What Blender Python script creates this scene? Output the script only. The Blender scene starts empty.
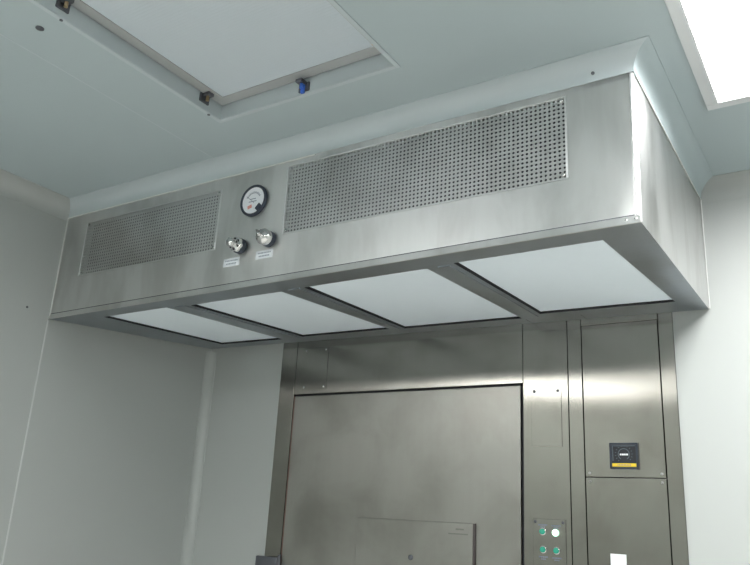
import bpy, bmesh, math, random
from mathutils import Matrix, Vector
random.seed(7)
SC = bpy.context.scene
COL = SC.collection
PI = math.pi

# ------------------------------------------------------------------ camera
CAM = Vector((2.92681671, -1.89041021, 1.32142426))
RGT = Vector((0.84265384, 0.53589052, 0.05249619))
UPV = Vector((0.11812461, -0.27909701, 0.9529698))
FWD = Vector((-0.52533901, 0.79682257, 0.29848403))
cd = bpy.data.cameras.new('camera')
cam = bpy.data.objects.new('camera', cd)
COL.objects.link(cam)
m = Matrix.Identity(4)
for i in range(3):
    m[i][0] = RGT[i]; m[i][1] = UPV[i]; m[i][2] = -FWD[i]; m[i][3] = CAM[i]
cam.matrix_world = m
cd.sensor_width = 36.0
cd.lens = 752.83 / 750 * 36
cd.clip_start = 0.02
SC.camera = cam

# ------------------------------------------------------------------ world, exposure, light strengths
w = bpy.data.worlds.new('world'); SC.world = w; w.use_nodes = True
w.node_tree.nodes['Background'].inputs[0].default_value = (0.5, 0.55, 0.6, 1)
w.node_tree.nodes['Background'].inputs[1].default_value = 0.05
SC.view_settings.view_transform = 'Standard'
SC.view_settings.look = 'None'
SC.view_settings.gamma = 1
SC.view_settings.use_curve_mapping = False
SC.view_settings.exposure = 0.2
SC.cycles.caustics_reflective = False
SC.cycles.caustics_refractive = False
SC.cycles.sample_clamp_indirect = 8.0
LIGHT_NEAR = 24.0      # the lit ceiling panel in view
LIGHT_FAR = 19.0       # the room's other ceiling panels
LIGHT_LEFT = 25.0
LIGHT_COL = (1.0, 0.995, 0.98)

# ------------------------------------------------------------------ materials
def nt(name):
    mt = bpy.data.materials.new(name); mt.use_nodes = True
    return mt, mt.node_tree, mt.node_tree.nodes['Principled BSDF']

def plain(name, col, rough=0.5, metal=0.0, vary=0.03, scale=6.0, bump=0.0):
    mt, t, b = nt(name)
    tc = t.nodes.new('ShaderNodeTexCoord'); n = t.nodes.new('ShaderNodeTexNoise')
    n.inputs['Scale'].default_value = scale; n.inputs['Detail'].default_value = 5
    t.links.new(tc.outputs['Object'], n.inputs['Vector'])
    mx = t.nodes.new('ShaderNodeMix'); mx.data_type = 'RGBA'
    mx.inputs[6].default_value = (*[c * (1 - vary) for c in col], 1)
    mx.inputs[7].default_value = (*[min(1, c * (1 + vary)) for c in col], 1)
    t.links.new(n.outputs['Fac'], mx.inputs[0]); t.links.new(mx.outputs[2], b.inputs['Base Color'])
    b.inputs['Roughness'].default_value = rough; b.inputs['Metallic'].default_value = metal
    if bump:
        n2 = t.nodes.new('ShaderNodeTexNoise'); n2.inputs['Scale'].default_value = 900
        t.links.new(tc.outputs['Object'], n2.inputs['Vector'])
        bp = t.nodes.new('ShaderNodeBump'); bp.inputs['Strength'].default_value = bump; bp.inputs['Distance'].default_value = 0.001
        t.links.new(n2.outputs['Fac'], bp.inputs['Height']); t.links.new(bp.outputs['Normal'], b.inputs['Normal'])
    return mt

def steel(name, col, r0, r1, grain=(3, 3, 160), bump=0.0, smudge=(4, 4, 4), tangent=None, aniso=0.0):
    """brushed stainless steel: grain lines plus wiping smudges in the roughness"""
    mt, t, b = nt(name)
    tc = t.nodes.new('ShaderNodeTexCoord')
    mp = t.nodes.new('ShaderNodeMapping'); mp.inputs['Scale'].default_value = grain
    t.links.new(tc.outputs['Object'], mp.inputs['Vector'])
    g = t.nodes.new('ShaderNodeTexNoise'); g.inputs['Scale'].default_value = 1.0; g.inputs['Detail'].default_value = 3
    t.links.new(mp.outputs['Vector'], g.inputs['Vector'])
    s = t.nodes.new('ShaderNodeTexNoise'); s.inputs['Scale'].default_value = 1.0; s.inputs['Detail'].default_value = 4
    s.inputs['Roughness'].default_value = 0.55; s.inputs['Distortion'].default_value = 0.3
    m2 = t.nodes.new('ShaderNodeMapping'); m2.inputs['Scale'].default_value = smudge
    t.links.new(tc.outputs['Object'], m2.inputs['Vector']); t.links.new(m2.outputs['Vector'], s.inputs['Vector'])
    mr = t.nodes.new('ShaderNodeMapRange')
    mr.inputs['From Min'].default_value = 0.3; mr.inputs['From Max'].default_value = 0.7
    mr.inputs['To Min'].default_value = r0; mr.inputs['To Max'].default_value = r1
    t.links.new(s.outputs['Fac'], mr.inputs['Value']); t.links.new(mr.outputs['Result'], b.inputs['Roughness'])
    mx = t.nodes.new('ShaderNodeMix'); mx.data_type = 'RGBA'
    mx.inputs[6].default_value = (*[c * 0.97 for c in col], 1); mx.inputs[7].default_value = (*[min(1, c * 1.03) for c in col], 1)
    t.links.new(g.outputs['Fac'], mx.inputs[0])
    ms = t.nodes.new('ShaderNodeMix'); ms.data_type = 'RGBA'; ms.blend_type = 'MULTIPLY'   # wiped stains and finger marks
    ms.inputs[0].default_value = 1.0
    cr = t.nodes.new('ShaderNodeValToRGB')
    cr.color_ramp.elements[0].position = 0.34; cr.color_ramp.elements[0].color = (0.84, 0.83, 0.82, 1)
    cr.color_ramp.elements[1].position = 0.56; cr.color_ramp.elements[1].color = (1, 1, 1, 1)
    t.links.new(s.outputs['Fac'], cr.inputs[0]); t.links.new(mx.outputs[2], ms.inputs[6]); t.links.new(cr.outputs[0], ms.inputs[7])
    t.links.new(ms.outputs[2], b.inputs['Base Color'])
    b.inputs['Metallic'].default_value = 1.0
    if tangent:                           # reflections smear across the brushing
        cx = t.nodes.new('ShaderNodeCombineXYZ')
        for i in range(3): cx.inputs[i].default_value = tangent[i]
        t.links.new(cx.outputs[0], b.inputs['Tangent']); b.inputs['Anisotropic'].default_value = aniso
    return mt

def emit(name, col, strength):
    mt, t, b = nt(name)
    b.inputs['Base Color'].default_value = (0.8, 0.8, 0.8, 1)
    b.inputs['Emission Color'].default_value = (*col, 1)
    b.inputs['Emission Strength'].default_value = strength
    return mt

M = {}
M['wall'] = plain('wall_paint', (0.428, 0.452, 0.440), 0.45, vary=0.012, scale=2)
M['ceil'] = plain('ceiling_paint', (0.435, 0.508, 0.525), 0.5, vary=0.012, scale=2)
M['floor'] = plain('floor_vinyl', (0.84, 0.83, 0.80), 0.35, vary=0.03, scale=3)
M['trim'] = plain('white_trim', (0.50, 0.56, 0.58), 0.35, vary=0.01)
M['bead'] = plain('white_sealant', (0.72, 0.74, 0.72), 0.4, vary=0.02)
M['seam'] = plain('panel_seam', (0.55, 0.575, 0.565), 0.4, vary=0.02)
M['hood'] = steel('hood_steel', (0.77, 0.77, 0.765), 0.31, 0.48, grain=(40, 40, 2), smudge=(7, 7, 2.2), tangent=(0, 0, 1), aniso=0.5)
M['hood_dark'] = steel('hood_frame_steel', (0.44, 0.475, 0.515), 0.30, 0.45, grain=(6, 60, 60))  # bluish reflection on the underside put into the base colour
M['perf'] = steel('perforated_steel', (0.72, 0.72, 0.72), 0.30, 0.42, grain=(8, 8, 8))
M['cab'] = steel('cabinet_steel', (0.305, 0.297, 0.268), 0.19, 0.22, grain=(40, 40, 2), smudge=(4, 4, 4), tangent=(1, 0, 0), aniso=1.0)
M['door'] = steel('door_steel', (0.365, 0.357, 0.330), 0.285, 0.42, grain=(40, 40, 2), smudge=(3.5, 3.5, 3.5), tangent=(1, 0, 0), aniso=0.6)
M['edge'] = plain('polished_edge_steel', (0.85, 0.85, 0.85), 0.30, 1.0)
M['chrome'] = plain('chrome', (0.62, 0.62, 0.61), 0.16, 1.0)
M['black'] = plain('black_rubber', (0.012, 0.012, 0.016), 0.5)
M['void'] = plain('dark_plenum', (0.14, 0.14, 0.155), 0.7)
M['navy'] = plain('dark_bezel', (0.03, 0.04, 0.06), 0.3)
M['cloth'] = plain('white_diffuser_fabric', (0.82, 0.90, 0.95), 0.7, vary=0.01, scale=40)
M['panelmesh'] = plain('ceiling_filter_mesh', (0.56, 0.62, 0.66), 0.6, vary=0.015, scale=30)
M['alu'] = plain('aluminium', (0.42, 0.42, 0.42), 0.4, 0.6)
M['filterframe'] = plain('grey_filter_frame', (0.36, 0.37, 0.37), 0.5)
M['dial'] = plain('white_dial', (0.82, 0.84, 0.88), 0.35, vary=0.01)
M['paper'] = plain('white_sticker', (0.85, 0.88, 0.92), 0.4, vary=0.01)
M['ink'] = plain('grey_ink', (0.16, 0.19, 0.26), 0.6)
M['faint'] = plain('faint_ink', (0.36, 0.40, 0.47), 0.6)
M['red'] = plain('red_print', (0.75, 0.32, 0.27), 0.5)
M['green'] = plain('green_button_lens', (0.02, 0.33, 0.22), 0.25)
M['yellow'] = plain('yellow_print', (0.80, 0.60, 0.03), 0.5)
M['meter'] = plain('black_meter_face', (0.015, 0.018, 0.024), 0.5)
M['ring'] = plain('grey_print', (0.10, 0.125, 0.15), 0.5)
M['blue'] = plain('blue_plastic', (0.05, 0.16, 0.62), 0.4)
M['bracket'] = plain('dark_bracket', (0.12, 0.125, 0.14), 0.45, 0.5)
M['brass'] = plain('brass', (0.55, 0.42, 0.25), 0.35, 0.9)
M['lit'] = emit('lit_green_lens', (0.55, 1.0, 0.72), 3.0)
M['glow'] = emit('green_halo_ring', (0.06, 0.85, 0.32), 0.9)  # green halo of the lit button given to its ring as emission
M['lamp'] = emit('lamp_diffuser', LIGHT_COL, LIGHT_NEAR)
M['lamp_far'] = emit('lamp_diffuser_far', LIGHT_COL, LIGHT_FAR)
M['lamp_left'] = emit('lamp_diffuser_left', LIGHT_COL, LIGHT_LEFT)
M['white_metal'] = plain('white_painted_metal', (0.70, 0.72, 0.73), 0.4)
# brushed perforation texture of the filter in the ceiling: fine ribs in bump only
def ribs(mt, scale):
    t = mt.node_tree; b = t.nodes['Principled BSDF']
    tc = t.nodes.new('ShaderNodeTexCoord'); wv = t.nodes.new('ShaderNodeTexWave')
    wv.bands_direction = 'Y'; wv.inputs['Scale'].default_value = scale
    t.links.new(tc.outputs['Object'], wv.inputs['Vector'])
    bp = t.nodes.new('ShaderNodeBump'); bp.inputs['Strength'].default_value = 0.2; bp.inputs['Distance'].default_value = 0.002
    t.links.new(wv.outputs['Fac'], bp.inputs['Height']); t.links.new(bp.outputs['Normal'], b.inputs['Normal'])
ribs(M['panelmesh'], 28)

# ------------------------------------------------------------------ mesh helpers (world coordinates in, parent offset removed on link)
class MB:
    def __init__(s): s.v = []; s.f = []
    def poly(s, *p):
        n = len(s.v); s.v += [tuple(q) for q in p]; s.f.append(tuple(range(n, n + len(p)))); return s
    def box(s, x0, x1, y0, y1, z0, z1):
        c = [(x, y, z) for x in (x0, x1) for y in (y0, y1) for z in (z0, z1)]
        return s.hexa(c)
    def hexa(s, c):     # c[4*i+2*j+k], i x, j y, k z
        n = len(s.v); s.v += [tuple(q) for q in c]
        for f in ((0,1,3,2), (4,6,7,5), (0,4,5,1), (2,3,7,6), (0,2,6,4), (1,5,7,3)):
            s.f.append(tuple(n + i for i in f))
        return s
    def bbox(s, x0, x1, y0, y1, z0, z1, r, seg=2):      # bevelled box
        bm = bmesh.new(); bmesh.ops.create_cube(bm, size=1)
        bmesh.ops.scale(bm, vec=(x1 - x0, y1 - y0, z1 - z0), verts=bm.verts)
        bmesh.ops.translate(bm, vec=((x0 + x1) / 2, (y0 + y1) / 2, (z0 + z1) / 2), verts=bm.verts)
        bmesh.ops.bevel(bm, geom=bm.edges[:], offset=r, segments=seg, affect='EDGES', profile=0.5)
        return s.take(bm)
    def take(s, bm):
        n = len(s.v); bm.verts.index_update()
        s.v += [tuple(v.co) for v in bm.verts]; s.f += [tuple(n + v.index for v in f.verts) for f in bm.faces]
        bm.free(); return s
    def lathe(s, c, ax, prof, seg=40, lobes=0, amp=0.0):     # prof [(radius, distance along ax)]
        ax = Vector(ax).normalized(); c = Vector(c)
        a = ax.orthogonal().normalized(); b = ax.cross(a); n = len(s.v)
        for r, h in prof:
            for k in range(seg):
                t = 2 * PI * k / seg
                rr = r * (1 + amp * math.cos(lobes * t)) if lobes else r
                s.v.append(tuple(c + ax * h + (a * math.cos(t) + b * math.sin(t)) * rr))
        for i in range(len(prof) - 1):
            for k in range(seg):
                k2 = (k + 1) % seg
                s.f.append((n + i*seg + k, n + i*seg + k2, n + (i+1)*seg + k2, n + (i+1)*seg + k))
        s.f.append(tuple(n + k for k in reversed(range(seg))))
        s.f.append(tuple(n + (len(prof)-1)*seg + k for k in range(seg)))
        return s
    def tube(s, pts, r, seg=8):
        pts = [Vector(p) for p in pts]; n = len(s.v)
        for i, p in enumerate(pts):
            d = (pts[min(i+1, len(pts)-1)] - pts[max(i-1, 0)]).normalized()
            a = d.cross(Vector((0.31, 0.17, 0.93))).normalized(); b = d.cross(a)
            for k in range(seg):
                t = 2*PI*k/seg; s.v.append(tuple(p + (a*math.cos(t) + b*math.sin(t))*r))
        for i in range(len(pts)-1):
            for k in range(seg):
                k2 = (k+1) % seg; s.f.append((n+i*seg+k, n+i*seg+k2, n+(i+1)*seg+k2, n+(i+1)*seg+k))
        s.f.append(tuple(n+k for k in reversed(range(seg)))); s.f.append(tuple(n+(len(pts)-1)*seg+k for k in range(seg)))
        return s
    def build(s, name, mat, parent=None, smooth=False, label=None):
        off = Vector((0, 0, 0)); q = parent
        while q: off += q.location; q = q.parent
        me = bpy.data.meshes.new(name)
        me.from_pydata([tuple(Vector(v) - off) for v in s.v], [], s.f)
        bm = bmesh.new(); bm.from_mesh(me)
        bmesh.ops.remove_doubles(bm, verts=bm.verts, dist=1e-6)
        bmesh.ops.recalc_face_normals(bm, faces=bm.faces); bm.to_mesh(me); bm.free()
        me.materials.append(mat)
        if smooth:
            for p in me.polygons: p.use_smooth = True
            try: me.set_sharp_from_angle(angle=math.radians(38))
            except Exception: pass
        o = bpy.data.objects.new(name, me); COL.objects.link(o)
        if parent: o.parent = parent
        if label: o['label'] = label
        return o

def thing(name, label, cat, loc, group=None):
    o = bpy.data.objects.new(name, None); COL.objects.link(o); o.location = loc; o.empty_display_size = 0.1
    o['label'] = label; o['category'] = cat
    if group: o['group'] = group
    return o
def tag(o, label, cat, group=None):
    o['label'] = label; o['category'] = cat
    if group: o['group'] = group
    return o
def struct(o):
    o['kind'] = 'structure'; return o

def cells(mb, xs, ys, holes, fn):
    """grid sheet with rectangular openings; fn maps (u,v) to a point"""
    for i in range(len(xs)-1):
        for j in range(len(ys)-1):
            cx, cy = (xs[i]+xs[i+1])/2, (ys[j]+ys[j+1])/2
            if any(h[0] < cx < h[1] and h[2] < cy < h[3] for h in holes): continue
            mb.poly(fn(xs[i], ys[j]), fn(xs[i+1], ys[j]), fn(xs[i+1], ys[j+1]), fn(xs[i], ys[j+1]))
    return mb

def cove(p0, p1, n1, n2, r, e0=0, e1=0, seg=10):
    """concave quarter-round strip; e0/e1 lengthen (+) or shorten (-) the ends for mitres"""
    p0, p1, n1, n2 = map(Vector, (p0, p1, n1, n2)); d = (p1 - p0).normalized()
    prof = [(0, 0), (0, r), (0.0025, r)]
    for k in range(seg + 1):
        t = PI/2 * k/seg
        prof.append((r - (r-0.0025)*math.cos(t), r - (r-0.0025)*math.sin(t)))
    prof += [(r, 0.0025), (r, 0)]
    mb = MB(); n = len(prof)
    for p, e in ((p0, -e0), (p1, e1)):
        for a, b in prof: mb.v.append(tuple(p + n1*a + n2*b + d*(e*a)))
    for k in range(n): mb.f.append((k, (k+1) % n, n + (k+1) % n, n + k))
    mb.f += [tuple(range(n-1, -1, -1)), tuple(range(n, 2*n))]
    return mb

# ------------------------------------------------------------------ dimensions
HW, HD, HT = 2.5, 0.978, 2.544            # hood width, depth, top
CZ = 2.604                                # ceiling
RX, RY = 4.4, -4.0                        # right wall, rear wall
BY = HD + 0.006                           # back wall
def zb(x, y):                             # the hood's underside
    s, t = x/HW, y/HD
    return (2.071*(1-s) + 2.093*s)*(1-t) + (2.147*(1-s) + 2.112*s)*t

# ------------------------------------------------------------------ room
CX0, CX1, CTOP = 0.505, 2.370, 2.20       # opening for the cabinet
mb = MB(); cells(mb, [-0.0, CX0, CX1, RX], [0, CTOP, CZ], [(CX0, CX1, 0, CTOP)], lambda x, z: (x, BY, z))
for a, b in (((CX0, 0), (CX0, CTOP)), ((CX0, CTOP), (CX1, CTOP)), ((CX1, CTOP), (CX1, 0))):
    mb.poly((a[0], BY, a[1]), (b[0], BY, b[1]), (b[0], BY+0.62, b[1]), (a[0], BY+0.62, a[1]))
struct(mb.build('wall_back', M['wall']))
struct(MB().poly((0, RY, 0), (0, BY, 0), (0, BY, CZ), (0, RY, CZ)).build('wall_left', M['wall']))
struct(MB().poly((RX, RY, 0), (RX, BY, 0), (RX, BY, CZ), (RX, RY, CZ)).build('wall_right', M['wall']))
struct(MB().poly((0, RY, 0), (RX, RY, 0), (RX, RY, CZ), (0, RY, CZ)).build('wall_front', M['wall']))
struct(MB().poly((0, RY, 0), (RX, RY, 0), (RX, BY+0.62, 0), (0, BY+0.62, 0)).build('floor', M['floor']))
# ceiling with the recess of the filter frame
FX0, FX1, FY0, FY1 = 1.178, 1.880, -1.46, -0.262
LAMPS = [(2.664, 3.264, -0.835, 0.366), (2.664, 3.264, -3.50, -2.30), (0.15, 0.75, -3.65, -2.65)]
HOLES = [(FX0, FX1, FY0, FY1)] + LAMPS
mb = MB(); cells(mb, sorted({0, RX} | {v for h in HOLES for v in h[:2]}), sorted({RY, BY} | {v for h in HOLES for v in h[2:]}), HOLES, lambda x, y: (x, y, CZ))
struct(mb.build('ceiling', M['ceil']))

D1 = (0, 0, -1)
r = 0.060
struct(cove((0, 0, CZ), (HW, 0, CZ), (0, -1, 0), D1, r, 0, 1).build('trim_1', M['trim'], smooth=True))
struct(cove((HW, 0, CZ), (HW, BY, CZ), (1, 0, 0), D1, r, 1, 0).build('trim_2', M['ceil'], smooth=True))
R2 = 0.075
struct(cove((0, RY, CZ), (0, 0, CZ), (1, 0, 0), D1, R2, 0, 0).build('trim_3', M['wall'], smooth=True))
struct(cove((HW, BY, CZ), (RX, BY, CZ), (0, -1, 0), D1, R2, 0, 0).build('trim_4', M['wall'], smooth=True))
struct(cove((0, BY, 0), (0, BY, 2.13), (1, 0, 0), (0, -1, 0), 0.042).build('trim_5', M['wall'], smooth=True))
# sealed panel joints: left wall, ceiling
struct(MB().bbox(-0.002, 0.0015, -0.008, -0.001, 0, 2.066, 0.0009, 1).build('trim_6', M['seam']))
struct(MB().bbox(0.945, 0.949, -1.6, -0.062, CZ-0.0005, CZ+0.002, 0.0002, 1).build('trim_7', M['trim']))

# ------------------------------------------------------------------ laminar flow hood
hood = thing('laminar_flow_hood', 'long stainless steel laminar flow hood fixed high between the wall, ceiling and cabinet', 'air hood', (HW/2, HD/2, 2.1))
LG = (0.148, 0.957, 2.247, 2.497)         # left grille opening x0 x1 z0 z1
RG = (1.277, 2.310, 2.257, 2.523)
RC = 0.014                                # bend radius of the right front edge
mb = MB()
def front(x, z):
    if z < 2.2: z = zb(x, 0)
    return (x, 0, z)
xs = sorted({0.001, LG[0], LG[1], RG[0], RG[1], HW-RC}); zs = sorted({2.0, LG[2], LG[3], RG[2], RG[3], HT})
hl = [(LG[0], LG[1], LG[2], LG[3]), (RG[0], RG[1], RG[2], RG[3])]
cells(mb, xs, zs, hl, front)
prev = None
for k in range(7):                        # bent corner
    t = PI/2*k/6; x = HW-RC + RC*math.sin(t); y = RC - RC*math.cos(t)
    if prev: mb.poly((prev[0], prev[1], zb(prev[0], 0)), (x, y, zb(x, 0)), (x, y, HT), (prev[0], prev[1], HT))
    prev = (x, y)
mb.poly((HW, RC, zb(HW, 0)), (HW, HD-0.001, zb(HW, HD)), (HW, HD-0.001, HT), (HW, RC, HT))
mb.poly((0.001, 0, zb(0, 0)), (0.001, HD-0.001, zb(0, HD)), (0.001, HD-0.001, HT), (0.001, 0, HT))
mb.poly((0.001, 0, HT), (HW-RC, 0, HT), (HW, RC, HT), (HW, HD-0.001, HT), (0.001, HD-0.001, HT))
mb.poly((0.001, HD-0.001, zb(0, HD)), (HW, HD-0.001, zb(HW, HD)), (HW, HD-0.001, HT), (0.001, HD-0.001, HT))
for h in hl:                              # folded returns of the openings
    for (a, b) in (((h[0], h[2]), (h[1], h[2])), ((h[1], h[2]), (h[1], h[3])), ((h[1], h[3]), (h[0], h[3])), ((h[0], h[3]), (h[0], h[2]))):
        mb.poly((a[0], 0, a[1]), (b[0], 0, b[1]), (b[0], 0.006, b[1]), (a[0], 0.006, a[1]))
mb.build('housing', M['hood'], hood, smooth=True)

# right-hand side skin with its rolled edge, and the folded lip under the front
mb = MB(); n = 40
for k in range(n):
    x0, x1 = 0.002 + (HW-0.003)*k/n, 0.002 + (HW-0.003)*(k+1)/n
    c = []
    for x in (x0, x1):
        for y in (-1, 0):
            for dz in (0.0, 0.022): c.append((x, (-0.0065 + dz*0.2 if y else -0.0002), zb(x, 0) + dz - 0.001))
    mb.hexa(c)
mb.build('bottom_lip', M['hood'], hood)
mb = MB()
mb.hexa([(x, y, zb(x, 0) + dz) for x in (0.003, HW-0.016) for y in (-0.0012, -0.0002) for dz in (0.0212, 0.0242)])
mb.build('lip_seam', M['bracket'], hood)
mb = MB(); rc = 0.012; prof = [(HW-rc, 0.0002)]
for k in range(9):
    t = PI/2*k/8; prof.append((HW + 0.002 - rc + rc*math.sin(t), -0.002 + rc - rc*math.cos(t)))
prof += [(HW - 0.0002, rc)]
n = len(prof)
mb.v = [(x, y, 2.095) for x, y in prof] + [(x, y, HT-0.001) for x, y in prof]
mb.f = [(k, k+1, n+k+1, n+k) for k in range(n-1)] + [tuple(range(n)), tuple(range(n, 2*n)), (0, n, 2*n-1, n-1)]
mb.build('corner_strip', M['edge'], hood, smooth=True)
for (x, z) in ((2.487, 2.104), (2.462, 2.103)):
    MB().lathe((x, -0.002, z), (0, -1, 0), [(0.004, 0), (0.004, 0.002), (0.002, 0.003)], 12).build('rivet', M['chrome'], hood, smooth=True)

# perforated return-air grilles
def grille(g, nx, nz):
    mb = MB(); e = 0.004
    x0, x1, z0, z1 = g[0]+e, g[1]-e, g[2]+e, g[3]-e
    px, pz = (x1-x0)/nx, (z1-z0)/nz; y = 0.0025; hr = 0.29
    for i in range(nx):
        for j in range(nz):
            cx, cz = x0 + (i+.5)*px, z0 + (j+.5)*pz
            n0 = len(mb.v)
            for k in range(8):
                t = 2*PI*k/8 + PI/8*0
                u, v = math.cos(t), math.sin(t); s = 1/max(abs(u), abs(v))
                mb.v.append((cx + u*s*px/2, y, cz + v*s*pz/2))
            for k in range(8):
                t = 2*PI*k/8
                mb.v.append((cx + math.cos(t)*hr*px, y, cz + math.sin(t)*hr*pz))
            for k in range(8):
                mb.v.append((cx + math.cos(2*PI*k/8)*hr*px, y+0.0016, cz + math.sin(2*PI*k/8)*hr*pz))
            for k in range(8):
                k2 = (k+1) % 8
                mb.f.append((n0+k, n0+k2, n0+8+k2, n0+8+k)); mb.f.append((n0+8+k, n0+8+k2, n0+16+k2, n0+16+k))
    gr = mb.build('perforated_grille', M['perf'], hood)
    fr = MB(); t = 0.007
    for a in ((g[0], g[1], g[2], g[2]+t*.6), (g[0], g[1], g[3]-t*.6, g[3]), (g[0], g[0]+t*.6, g[2]+t*.6, g[3]-t*.6), (g[1]-t, g[1], g[2]+t*.6, g[3]-t*.6)):
        x0, x1 = a[0]+.0006, a[1]-.0006; yl = -0.0012 - (0.0012 if a[0] > g[0]+0.5 else 0)
        fr.hexa([(x, y, z) for x in (x0, x1) for y in ((yl if x == x0 else -0.0008), 0.003) for z in (a[2]+.0006, a[3]-.0006)])
    fr.build('grille_rim', M['edge'], gr)
    MB().box(g[0]+.002, g[1]-.002, 0.030, 0.034, g[2]+.002, g[3]-.002).build('plenum_shade', M['void'], gr, label='dark sheet standing for the shaded plenum behind the perforated grille')  # shade of the hollow plenum put in as a dark sheet
    for x in (g[0]+.016, g[1]-.016):
        for z in (g[2]+.014, g[3]-.014):
            MB().lathe((x, 0.002, z), (0, -1, 0), [(0.0055, 0), (0.0055, 0.0025), (0.003, 0.004)], 12).build('grille_screw', M['chrome'], gr, smooth=True)
grille(LG, 57, 18)
grille(RG, 73, 19)

# underside: frame with four openings, diffusers set into them
OP = [   # corners (x at front, x at back) left / right, y front / back
    (0.245, 0.175, 0.628, 0.578), (0.742, 0.715, 1.203, 1.205), (1.312, 1.272, 1.808, 1.818), (1.909, 1.911, 2.374, 2.415)]
YF = [0.092, 0.112, 0.104, 0.090]; YB = [0.880, 0.862, 0.876, 0.830]
def ub(x, y, dz=0.0): return (x, y, zb(x, y) + dz)
mb = MB()
fr, bk = -0.002, HD-0.001
edges = [(0.002, 0.002)] + [e for o in OP for e in ((o[0], o[1]), (o[2], o[3]))] + [(HW-0.001, HW-0.001)]
for i in range(len(edges)-1):
    (a0, a1), (b0, b1) = edges[i], edges[i+1]
    k = (i-1)//2 if i % 2 else None
    y0 = YF[k] if k is not None else 0.1; y1 = YB[k] if k is not None else 0.87
    def q(e, y):                          # x on an edge line at depth y
        yf, yb = (0.1, 0.87)
        t = min(1, max(0, (y-yf)/(yb-yf))); return e[0]*(1-t) + e[1]*t
    A, B = edges[i], edges[i+1]
    mb.poly(ub(A[0], fr), ub(B[0], fr), ub(B[0], y0), ub(A[0], y0))
    mb.poly(ub(A[1], y1), ub(B[1], y1), ub(B[1], bk), ub(A[1], bk))
    if k is None:
        mb.poly(ub(A[0], y0), ub(B[0], y0), ub(B[1], y1), ub(A[1], y1))
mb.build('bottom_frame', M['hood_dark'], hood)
RD = 0.011
for k, o in enumerate(OP):
    y0, y1 = YF[k], YB[k]
    P = [(o[0], y0), (o[2], y0), (o[3], y1), (o[1], y1)]
    cx, cy = sum(p[0] for p in P)/4, sum(p[1] for p in P)/4
    def ins(p, d): return (p[0] + (d if p[0] < cx else -d), p[1] + (d if p[1] < cy else -d))
    Q = [ins(p, 0.006) for p in P]
    pn = MB()
    pn.poly(*[ub(*p, RD-0.003) for p in Q]); pn.poly(*[ub(*p, RD+0.03) for p in Q])
    for i in range(4):
        a, b = Q[i], Q[(i+1) % 4]; pn.poly(ub(*a, RD-0.003), ub(*b, RD-0.003), ub(*b, RD+0.03), ub(*a, RD+0.03))
    pan = pn.build('filter_diffuser', M['cloth'], hood)
    gk = MB()
    for i in range(4):
        a, b = P[i], P[(i+1) % 4]; c, d = Q[i], Q[(i+1) % 4]
        gk.poly(ub(*a), ub(*b), ub(*b, RD+0.004), ub(*a, RD+0.004))
        gk.poly(ub(*a, RD+0.004), ub(*b, RD+0.004), ub(*d, RD+0.004), ub(*c, RD+0.004))
    gk.build('gasket', M['black'], pan, label='black gasket around the diffuser')
# cover strips on the three cross bars
for k in range(3):
    a, b = OP[k], OP[k+1]
    x0, x1 = a[2]+0.040, b[0]-0.018; X0, X1 = a[3]+0.026, b[1]-0.018
    c = [ub(x0, 0.1, -0.004), ub(x0, 0.1, -0.0003), ub(X0, 0.86, -0.004), ub(X0, 0.86, -0.0003),
         ub(x1, 0.1, -0.004), ub(x1, 0.1, -0.0003), ub(X1, 0.86, -0.004), ub(X1, 0.86, -0.0003)]
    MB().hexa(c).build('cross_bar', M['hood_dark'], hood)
# joints across the rear rail
for x in (1.825, 2.05):
    MB().hexa([ub(x+dx, y, dz) for dx in (0, 0.002) for y in (0.90, 0.976) for dz in (-0.0010, -0.0002)]).build('rail_joint', M['bracket'], hood)
# sealant lines along wall, ceiling trim and back wall
for bd in ((0.0005, 0.007, -0.004, 0.0, 2.072, HT), (0.008, 1.40, -0.005, -0.0003, HT-0.006, HT-0.0005),
           (HW+0.0003, HW+0.005, 0.02, HD-0.006, HT-0.0045, HT-0.0005), (HW+0.0003, HW+0.005, HD-0.004, HD, 2.113, HT)):
    MB().bbox(*bd, 0.0015, 1).build('sealant_bead', M['bead'], hood)

# differential pressure gauge
GX, GZ = 1.131, 2.412
g = MB().lathe((GX, 0, GZ), (0, -1, 0), [(0.056, 0.0), (0.0625, 0.001), (0.0625, 0.009), (0.060, 0.0125), (0.055, 0.013), (0.052, 0.0105), (0.052, 0.0085)], 56).build('pressure_gauge', M['navy'], hood, smooth=True)
MB().lathe((GX, 0, GZ), (0, -1, 0), [(0.0518, 0.0083), (0.0518, 0.0092)], 48).build('dial', M['dial'], g)
mb = MB(); Y = -0.0097
def bar(mb, cx, cz, w, h, ang=0.0, y=Y, d=0.0006):
    ca, sa = math.cos(ang), math.sin(ang); c = []
    for u in (-w/2, w/2):
        for yy in (y, y + d):
            for v in (-h/2, h/2): c.append((cx + u*ca - v*sa, yy, cz + u*sa + v*ca))
    return mb.hexa(c)
for k in range(25):
    t = math.radians(30 + 120*k/24); rr = 0.036
    bar(mb, GX + rr*math.cos(t), GZ - 0.004 + rr*math.sin(t), 0.010 if k % 6 == 0 else 0.005, 0.0009, t)
for k in range(24):
    t = math.radians(32.5 + 120*k/24); bar(mb, GX + 0.0325*math.cos(t), GZ - 0.004 + 0.0325*math.sin(t), 0.0048, 0.0009, t + PI/2)
for dz, n in ((0.006, 7), (-0.004, 9)):
    for k in range(n): bar(mb, GX - 0.002 + (k-(n-1)/2)*0.0042, GZ + dz, 0.0028, 0.0035)
mb.build('scale_print', M['ink'], g)
mb = MB(); bar(mb, GX - 0.014, GZ - 0.024, 0.020, 0.013, 0.25); mb.build('red_mark', M['red'], g)
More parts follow.
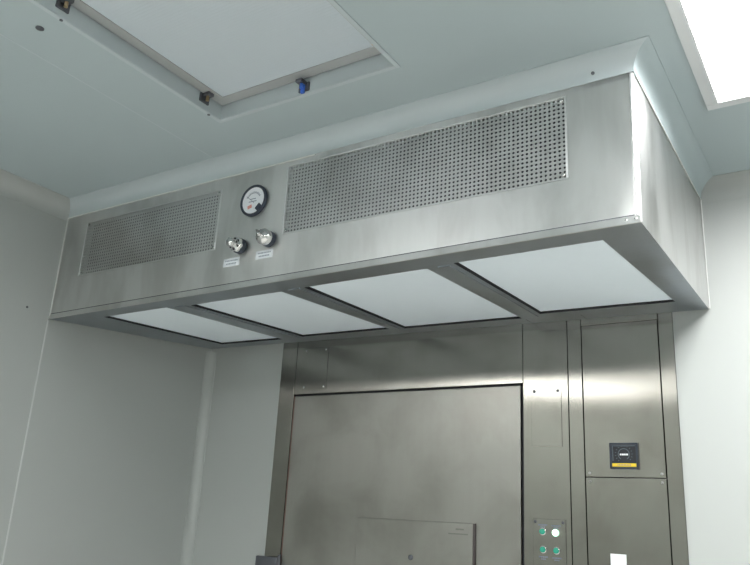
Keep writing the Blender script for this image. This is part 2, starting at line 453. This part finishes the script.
mb = MB(); bar(mb, GX - 0.012, GZ + 0.004, 0.050, 0.0016, 2.45, y=-0.0115); mb.build('needle', M['ink'], g)
mb = MB(); bar(mb, GX + 0.030, GZ - 0.032, 0.026, 0.018, 0.8, y=-0.013, d=0.004); mb.build('adjuster', M['navy'], g)

# sampling ports with stickers
def port(x, z, lobed):
    p = MB().lathe((x, 0, z), (0, -1, 0), [(0.027, 0.0), (0.029, 0.002), (0.029, 0.018), (0.026, 0.021), (0.0, 0.021)], 36).build('sampling_port', M['navy'], hood, smooth=True, label='dark round base of the port')
    if lobed:
        mb = MB().lathe((x, 0, z), (0, -1, 0), [(0.018, 0.020), (0.026, 0.023), (0.027, 0.032), (0.024, 0.037), (0.016, 0.040), (0.014, 0.052), (0.016, 0.055), (0.015, 0.066), (0.006, 0.070)], 72, 6, 0.07)
        c = mb.build('cap', M['chrome'], p, smooth=True, label='chrome lobed cap')
        hb = MB()
        for k in range(6):
            t = PI/6 + k*PI/3
            hb.lathe((x + 0.019*math.cos(t), -0.0372, z + 0.019*math.sin(t)), (0, -1, 0), [(0.005, 0), (0.005, 0.0022)], 14)
        hb.build('finger_hole', M['black'], p, smooth=True)
    else:
        mb = MB().lathe((x, 0, z), (0, -1, 0), [(0.019, 0.020), (0.028, 0.022), (0.029, 0.040), (0.024, 0.049), (0.012, 0.055), (0.008, 0.056), (0.007, 0.068), (0.003, 0.070)], 48)
        mb.build('cap', M['chrome'], p, smooth=True, label='smooth chrome cap')
        mb = MB().tube([(x - 0.004, -0.062, z + 0.004), (x - 0.020, -0.056, z + 0.022), (x - 0.032, -0.036, z + 0.030), (x - 0.030, -0.012, z + 0.024), (x - 0.026, 0, z + 0.020)], 0.0028)
        mb.lathe((x - 0.026, 0, z + 0.020), (0, -1, 0), [(0.006, 0), (0.006, 0.004), (0.003, 0.006)], 14)
        mb.build('tether', M['alu'], p, smooth=True)
port(1.090, 2.2385, True)
port(1.225, 2.245, False)
for (x0, x1, z0, z1) in ((1.010, 1.087, 2.170, 2.2015), (1.165, 1.243, 2.178, 2.209)):
    s = MB().box(x0, x1, -0.0012, -0.0002, z0, z1).build('sticker', M['paper'], hood, label='white sticker with two lines of small print')
    mb = MB()
    for row, (n, wd) in enumerate(((9, 0.0052), (7, 0.0056))):
        for k in range(n):
            bar(mb, (x0+x1)/2 + (k-(n-1)/2)*(wd+0.0016), z0 + 0.0215 - row*0.0115, wd, 0.0052, 0, y=-0.0017, d=0.0005)
    mb.build('print', M['faint'], s)

# ------------------------------------------------------------------ stainless cabinet set into the back wall
cab = thing('steel_cabinet', 'wide stainless steel cabinet built into the back wall under the hood', 'cabinet', ((CX0+CX1)/2, HD+0.3, 0))
F = HD                                    # face plane
G = 0.0022                                # seam width
CB = F + 0.6
DX0, DX1, DZ0, DZ1 = 0.600, 1.779, 0.16, 1.867
MB().box(CX0+0.002, CX1-0.002, F+0.03, CB, 0.001, CTOP-0.002).build('carcass', M['void'], cab)
def plate(name, x0, x1, z0, z1, mat='cab', y0=F, y1=F+0.03, r=0.0012, par=None, label=None):
    return MB().bbox(x0, x1, y0, y1, z0, z1, r, 2).build(name, M[mat], par or cab, label=label)
plate('stile', CX0, DX0-0.003, 0.0, CTOP-0.002)
plate('header', DX0-0.001, 1.779, DZ1+0.009, CTOP-0.002)
plate('stile', 1.781, 1.966, 0.0, CTOP-0.002, label='wide stile that carries the push buttons')
plate('stile', 1.969, 2.023, 0.0, CTOP-0.002, label='narrow stile between seams')
plate('stile', 2.318, CX1, 0.0, CTOP-0.002)
plate('rail', 2.025, 2.316, 2.092, CTOP-0.002)
plate('access_panel', 2.0265, 2.3145, 1.5115, 2.090)
plate('access_panel', 2.0265, 2.3145, 0.16, 1.5085)
plate('plinth', 2.025, 2.316, 0.0, 0.157)
plate('plinth', DX0-0.001, 1.779, 0.0, DZ0-0.008)
# door
door = plate('door', DX0+0.006, DX1-0.010, DZ0, DZ1, 'door', F+0.001, F+0.028, 0.003)
mb = MB().box(DX0-0.002, DX1, F+0.012, F+0.0285, DZ1+0.0003, DZ1+0.0085)
mb.box(DX1-0.0095, DX1+0.0015, F+0.012, F+0.0285, DZ0, DZ1+0.0085)
mb.build('gap_shade', M['black'], door, label='black strips standing for the shade in the door gap')  # darkness of the open door gap put in as black strips
MB().box(DX0-0.0025, DX0+0.0055, F+0.006, F+0.0285, DZ0, DZ1).build('hinge_strip', plain('brown_hinge', (0.20, 0.12, 0.10), 0.5), door, label='brownish hinge strip at the door edge')
pl = MB().bbox(1.016, 1.570, F-0.0085, F+0.0005, 0.80, 1.322, 0.002, 2).build('cover_plate', M['door'], door)
MB().box(1.5705, 1.579, F-0.008, F+0.0005, 0.80, 1.3215).build('cover_edge', plain('shadow_edge', (0.07, 0.055, 0.055), 0.5), door, label='dark edge strip of the cover plate, its shadow line put into the colour')  # shadow line along the plate's right edge put in as dark colour
mb = MB()
for k in range(6): bar(mb, 1.512 + (k-2.5)*0.006, 1.297, 0.0045, 0.006, -0.03, y=F-0.0092, d=0.0006)
for k in range(14): bar(mb, 1.505 + (k-6.5)*0.0062, 1.279, 0.0050, 0.0045, -0.03, y=F-0.0092, d=0.0006)
mb.build('plate_print', plain('grey_etch', (0.20, 0.20, 0.18), 0.6), door, label='small grey lettering on the cover plate')
MB().lathe((1.292, F-0.0085, 1.176), (0, -1, 0), [(0.011, 0), (0.011, 0.004), (0.004, 0.006)], 20).build('latch_screw', M['bracket'], door, smooth=True)
# blanking plates
for (x0, x1, z0, z1) in ((0.646, 0.790, 1.894, 2.100), (1.816, 1.939, 1.622, 1.851)):
    b = MB().bbox(x0, x1, F-0.0022, F+0.0002, z0, z1, 0.0009, 1).build('blanking_plate', M['cab'], cab)
    for x in (x0+0.013, x1-0.013):
        for z in (z0+0.013, z1-0.013):
            if z > z0+0.1 or x0 < 1: MB().lathe((x, F-0.002, z), (0, -1, 0), [(0.006, 0), (0.006, 0.002), (0.003, 0.0035)], 14).build('plate_screw', M['bracket' if x0 > 1 else 'chrome'], b, smooth=True)
# push button panel
cp = MB().bbox(1.818, 1.946, F-0.003, F+0.0002, 1.170, 1.353, 0.001, 1).build('control_panel', M['cab'], cab)
for x in (1.828, 1.936):
    for z in (1.342, 1.181):
        MB().lathe((x, F-0.003, z), (0, -1, 0), [(0.0055, 0), (0.0055, 0.002), (0.003, 0.003)], 14).build('panel_screw', M['bracket'], cp, smooth=True)
for (x, z, lit) in ((1.857, 1.307, 0), (1.907, 1.305, 1), (1.858, 1.243, 0), (1.910, 1.242, 0)):
    mb = MB().lathe((x, F-0.003, z), (0, -1, 0), [(0.0105, 0.0041), (0.0105, 0.010), (0.0085, 0.013), (0.003, 0.0142)], 28)
    mb.build('push_button', M['lit' if lit else 'green'], cp, smooth=True, label='lit green button glowing white' if lit else 'dark green button')
    mb = MB().lathe((x, F-0.003, z), (0, -1, 0), [(0.0132, 0), (0.0132, 0.003), (0.0115, 0.004)], 28)
    mb.build('button_ring', M['glow' if lit else 'chrome'], cp, smooth=True)
for (x, z) in ((1.857, 1.331), (1.909, 1.330), (1.858, 1.217), (1.910, 1.216)):
    mb = MB()
    for k in range(5): bar(mb, x + (k-2)*0.0072, z, 0.0058, 0.0045, 0, y=F-0.0036, d=0.0006)
    for k in range(3): bar(mb, x + (k-1)*0.0066, z-0.0075, 0.0050, 0.0040, 0, y=F-0.0036, d=0.0006)
    mb.build('button_print', M['ink'], cp)
# square panel meter
MX0, MX1, MZ0, MZ1 = 2.121, 2.222, 1.540, 1.634
me = MB()
t = 0.006
for a in ((MX0, MX1, MZ0, MZ0+t), (MX0, MX1, MZ1-t, MZ1), (MX0, MX0+t, MZ0+t, MZ1-t), (MX1-t, MX1, MZ0+t, MZ1-t)):
    me.bbox(a[0], a[1], F-0.012, F+0.0002, a[2], a[3], 0.001, 1)
me.box(MX0+t, MX1-t, F-0.006, F, MZ0+t, MZ1-t)
me = me.build('panel_meter', M['navy'], cab)
MB().box(MX0+t+.001, MX1-t-.001, F-0.0066, F-0.0061, MZ0+0.022, MZ1-t-.001).build('meter_face', M['meter'], me)
mc, mz = (MX0+MX1)/2, MZ0+0.053
mb = MB()
for k in range(28):
    a = math.radians(-50 + 280*k/27)
    if k % 2: bar(mb, mc + 0.030*math.cos(a), mz + 0.030*math.sin(a), 0.005, 0.0018, a, y=F-0.0072, d=0.0005)
    bar(mb, mc + 0.020*math.cos(a), mz + 0.020*math.sin(a), 0.0024, 0.0048, a, y=F-0.0072, d=0.0005)
bar(mb, mc, MZ1-t-0.0045, 0.084, 0.003, 0, y=F-0.0072, d=0.0005); bar(mb, MX0+t+0.0045, mz+0.004, 0.0028, 0.056, 0, y=F-0.0072, d=0.0005)
mb.build('meter_scale', M['ring'], me)
mb = MB()
for k, wd in enumerate((0.005, 0.008, 0.006, 0.0075)): bar(mb, mc - 0.0115 + k*0.0078, mz - 0.001, wd, 0.006, 0, y=F-0.0074, d=0.0006)
mb.build('meter_print', M['paper'], me)
ys = MB().box(MX0+t+.001, MX1-t-.001, F-0.0068, F-0.0061, MZ0+0.0085, MZ0+0.0205).build('yellow_strip', M['yellow'], me, label='yellow strip with dark lettering')
mb = MB()
for k in range(9): bar(mb, mc + (k-4)*0.0056, MZ0+0.0145, 0.0036, 0.0038, 0, y=F-0.0074, d=0.0005)
mb.build('strip_print', M['ink'], me)
# paper tag at the lower panel, dark hinge block at the bottom left
MB().box(2.107, 2.163, F-0.0012, F-0.0002, 1.205, 1.2455).build('paper_tag', M['paper'], cab, label='small white paper tag')
mb = MB().bbox(0.470, 0.598, F-0.022, F-0.0003, 1.060, 1.128, 0.004, 2)
mb.tube([(0.602, F-0.010, 1.05), (0.602, F-0.010, 1.140)], 0.008, 12)
mb.build('hinge_block', M['bracket'], cab, smooth=True)
# screws dotted over the access panels
for z in (1.525, 1.495):
    for x in (2.042, 2.300):
        MB().lathe((x, F, z), (0, -1, 0), [(0.0045, -0.0003), (0.0045, 0.0012), (0.002, 0.002)], 12).build('panel_screw', M['alu'], cab, smooth=True)

# ------------------------------------------------------------------ recessed filter frame in the ceiling
ff = thing('ceiling_filter_frame', 'white recessed filter frame with a pale ribbed panel in the ceiling', 'ceiling vent', ((FX0+FX1)/2, (FY0+FY1)/2, CZ))
UP = 0.050; LD = 0.044
mb = MB()
for (x0, x1, y0, y1) in ((FX0-0.014, FX0+0.002, FY0-0.014, FY1+0.014), (FX1-0.002, FX1+0.014, FY0-0.014, FY1+0.014), (FX0+0.002, FX1-0.002, FY1-0.002, FY1+0.014), (FX0+0.002, FX1-0.002, FY0-0.014, FY0+0.002)):
    mb.bbox(x0, x1, y0, y1, CZ-0.0035, CZ-0.0003, 0.001, 1)
mb.build('flange', M['trim'], ff)
mb = MB()
mb.box(FX0+.0005, FX0+0.002, FY0+.0005, FY1-.0005, CZ, CZ+UP+.01); mb.box(FX1-0.002, FX1-.0005, FY0+.0005, FY1-.0005, CZ, CZ+UP+.01)
mb.box(FX0+.002, FX1-.002, FY1-0.002, FY1-.0005, CZ, CZ+UP+.01); mb.box(FX0+.002, FX1-.002, FY0+.0005, FY0+0.002, CZ, CZ+UP+.01)
mb.build('recess_side', M['trim'], ff)
mb = MB(); z = CZ+UP
a0, a1, b0, b1 = FX0+0.002, FX1-0.002, FY0+0.002, FY1-0.002; gp = 0.005
for (x0, x1, y0, y1) in ((a0+gp, a0+LD, b0+gp, b1-gp), (a1-LD, a1-gp, b0+gp, b1-gp), (a0+LD, a1-LD, b1-LD, b1-gp), (a0+LD, a1-LD, b0+gp, b0+LD)):
    mb.box(x0, x1, y0, y1, z, z+0.02)
mb.build('filter_rim', M['filterframe'], ff)
MB().box(a0+LD, a1-LD, b0+LD, b1-LD, z+0.003, z+0.02).build('filter_panel', M['panelmesh'], ff)
MB().box(a0, a1, b0, b1, z+0.021, z+0.025).build('back_pan', M['navy'], ff)
# clamps that hold the filter
def clamp(p, n, blue=False, big=1.0):
    p = Vector(p); n = Vector(n); u = Vector((-n.y, n.x, 0)); mb = MB()
    def bx(mb, u0, u1, n0, n1, z0, z1): return mb.hexa([p + u*a + n*b + Vector((0, 0, c)) for a in (u0, u1) for b in (n0, n1) for c in (z0, z1)])
    bx(mb, -0.020*big, 0.020*big, 0.0002, 0.006, -0.030*big, 0.0); bx(mb, -0.012*big, 0.012*big, 0.006, 0.034, -0.010, 0.0)
    c = mb.build('clamp', M['bracket'], ff)
    q = p + n*0.018
    MB().tube([q + Vector((0, 0, -0.026)), q + Vector((0, 0, 0.004))], 0.0055, 12).build('clamp_bolt', M['blue'] if blue else M['brass'], c, smooth=True, label='blue plastic clamp bolt' if blue else None)
    if blue:
        bx(MB(), -0.006, 0.006, 0.006, 0.013, -0.040, -0.006).build('clamp_tab', M['blue'], c, label='blue plastic tab')
clamp((FX0+0.002, -0.350, CZ+UP-0.001), (1, 0, 0))
clamp((FX0+0.002, -0.900, CZ+UP-0.001), (1, 0, 0))
clamp((1.545, FY1-0.002, CZ+UP-0.016), (0, -1, 0), True, 1.0)
clamp((FX1-0.002, -0.350, CZ+UP-0.001), (-1, 0, 0))
for (x, y) in ((FX0-0.006, -0.890), (FX0-0.006, -0.312)):
    MB().lathe((x, y, CZ-0.0034), (0, 0, -1), [(0.005, 0), (0.005, 0.002), (0.002, 0.003)], 14).build('flange_screw', M['bracket'], ff, smooth=True)

# ------------------------------------------------------------------ ceiling lamps
def lamp(x0, x1, y0, y1, mat, label):
    t = thing('ceiling_light', label, 'light', ((x0+x1)/2, (y0+y1)/2, CZ), 'flat ceiling light panels')
    f = 0.034; mb = MB()
    for a in ((x0-f, x1+f, y1, y1+f), (x0-f, x1+f, y0-f, y0), (x0-f, x0, y0, y1), (x1, x1+f, y0, y1)):
        mb.bbox(*a, CZ-0.011, CZ-0.0003, 0.002, 2)
    for a in ((x0+.0005, x0+.002, y0+.0005, y1-.0005), (x1-.002, x1-.0005, y0+.0005, y1-.0005), (x0+.002, x1-.002, y0+.0005, y0+.002), (x0+.002, x1-.002, y1-.002, y1-.0005)):
        mb.box(*a, CZ-0.010, CZ+0.0135)
    mb.build('lamp_frame', M['white_metal'], t)
    MB().box(x0+.0005, x1-.0005, y0+.0005, y1-.0005, CZ+0.014, CZ+0.020).build('lamp_diffuser', mat, t)
    return t
lamp(*LAMPS[0], M['lamp'], 'bright flat ceiling light panel to the right of the hood')
lamp(*LAMPS[1], M['lamp_far'], 'flat ceiling light panel behind the viewer, right row')
lamp(*LAMPS[2], M['lamp_left'], 'flat ceiling light panel behind the viewer, left row')

# ------------------------------------------------------------------ loose fixings seen on ceiling, trim and wall
def dot(name, label, cat, c, ax, r, mat='bracket'):
    tag(MB().lathe(c, ax, [(r, 0.0003), (r, 0.0022), (r*0.55, 0.0036), (r*0.2, 0.0038)], 20).build(name, M[mat], smooth=True), label, cat)
dot('ceiling_plug', 'dark round plug in the ceiling left of the filter frame', 'plug', (1.079, -0.894, CZ), (0, 0, -1), 0.012)
dot('wall_screw', 'tiny dark screw on the left wall beside the hood', 'screw', (0, -0.112, 2.096), (1, 0, 0), 0.005)
dot('trim_screw', 'tiny dark screw in the coved trim near the hood corner', 'screw', (2.392, -0.0095, 2.566), (0, -0.9, -0.35), 0.005)
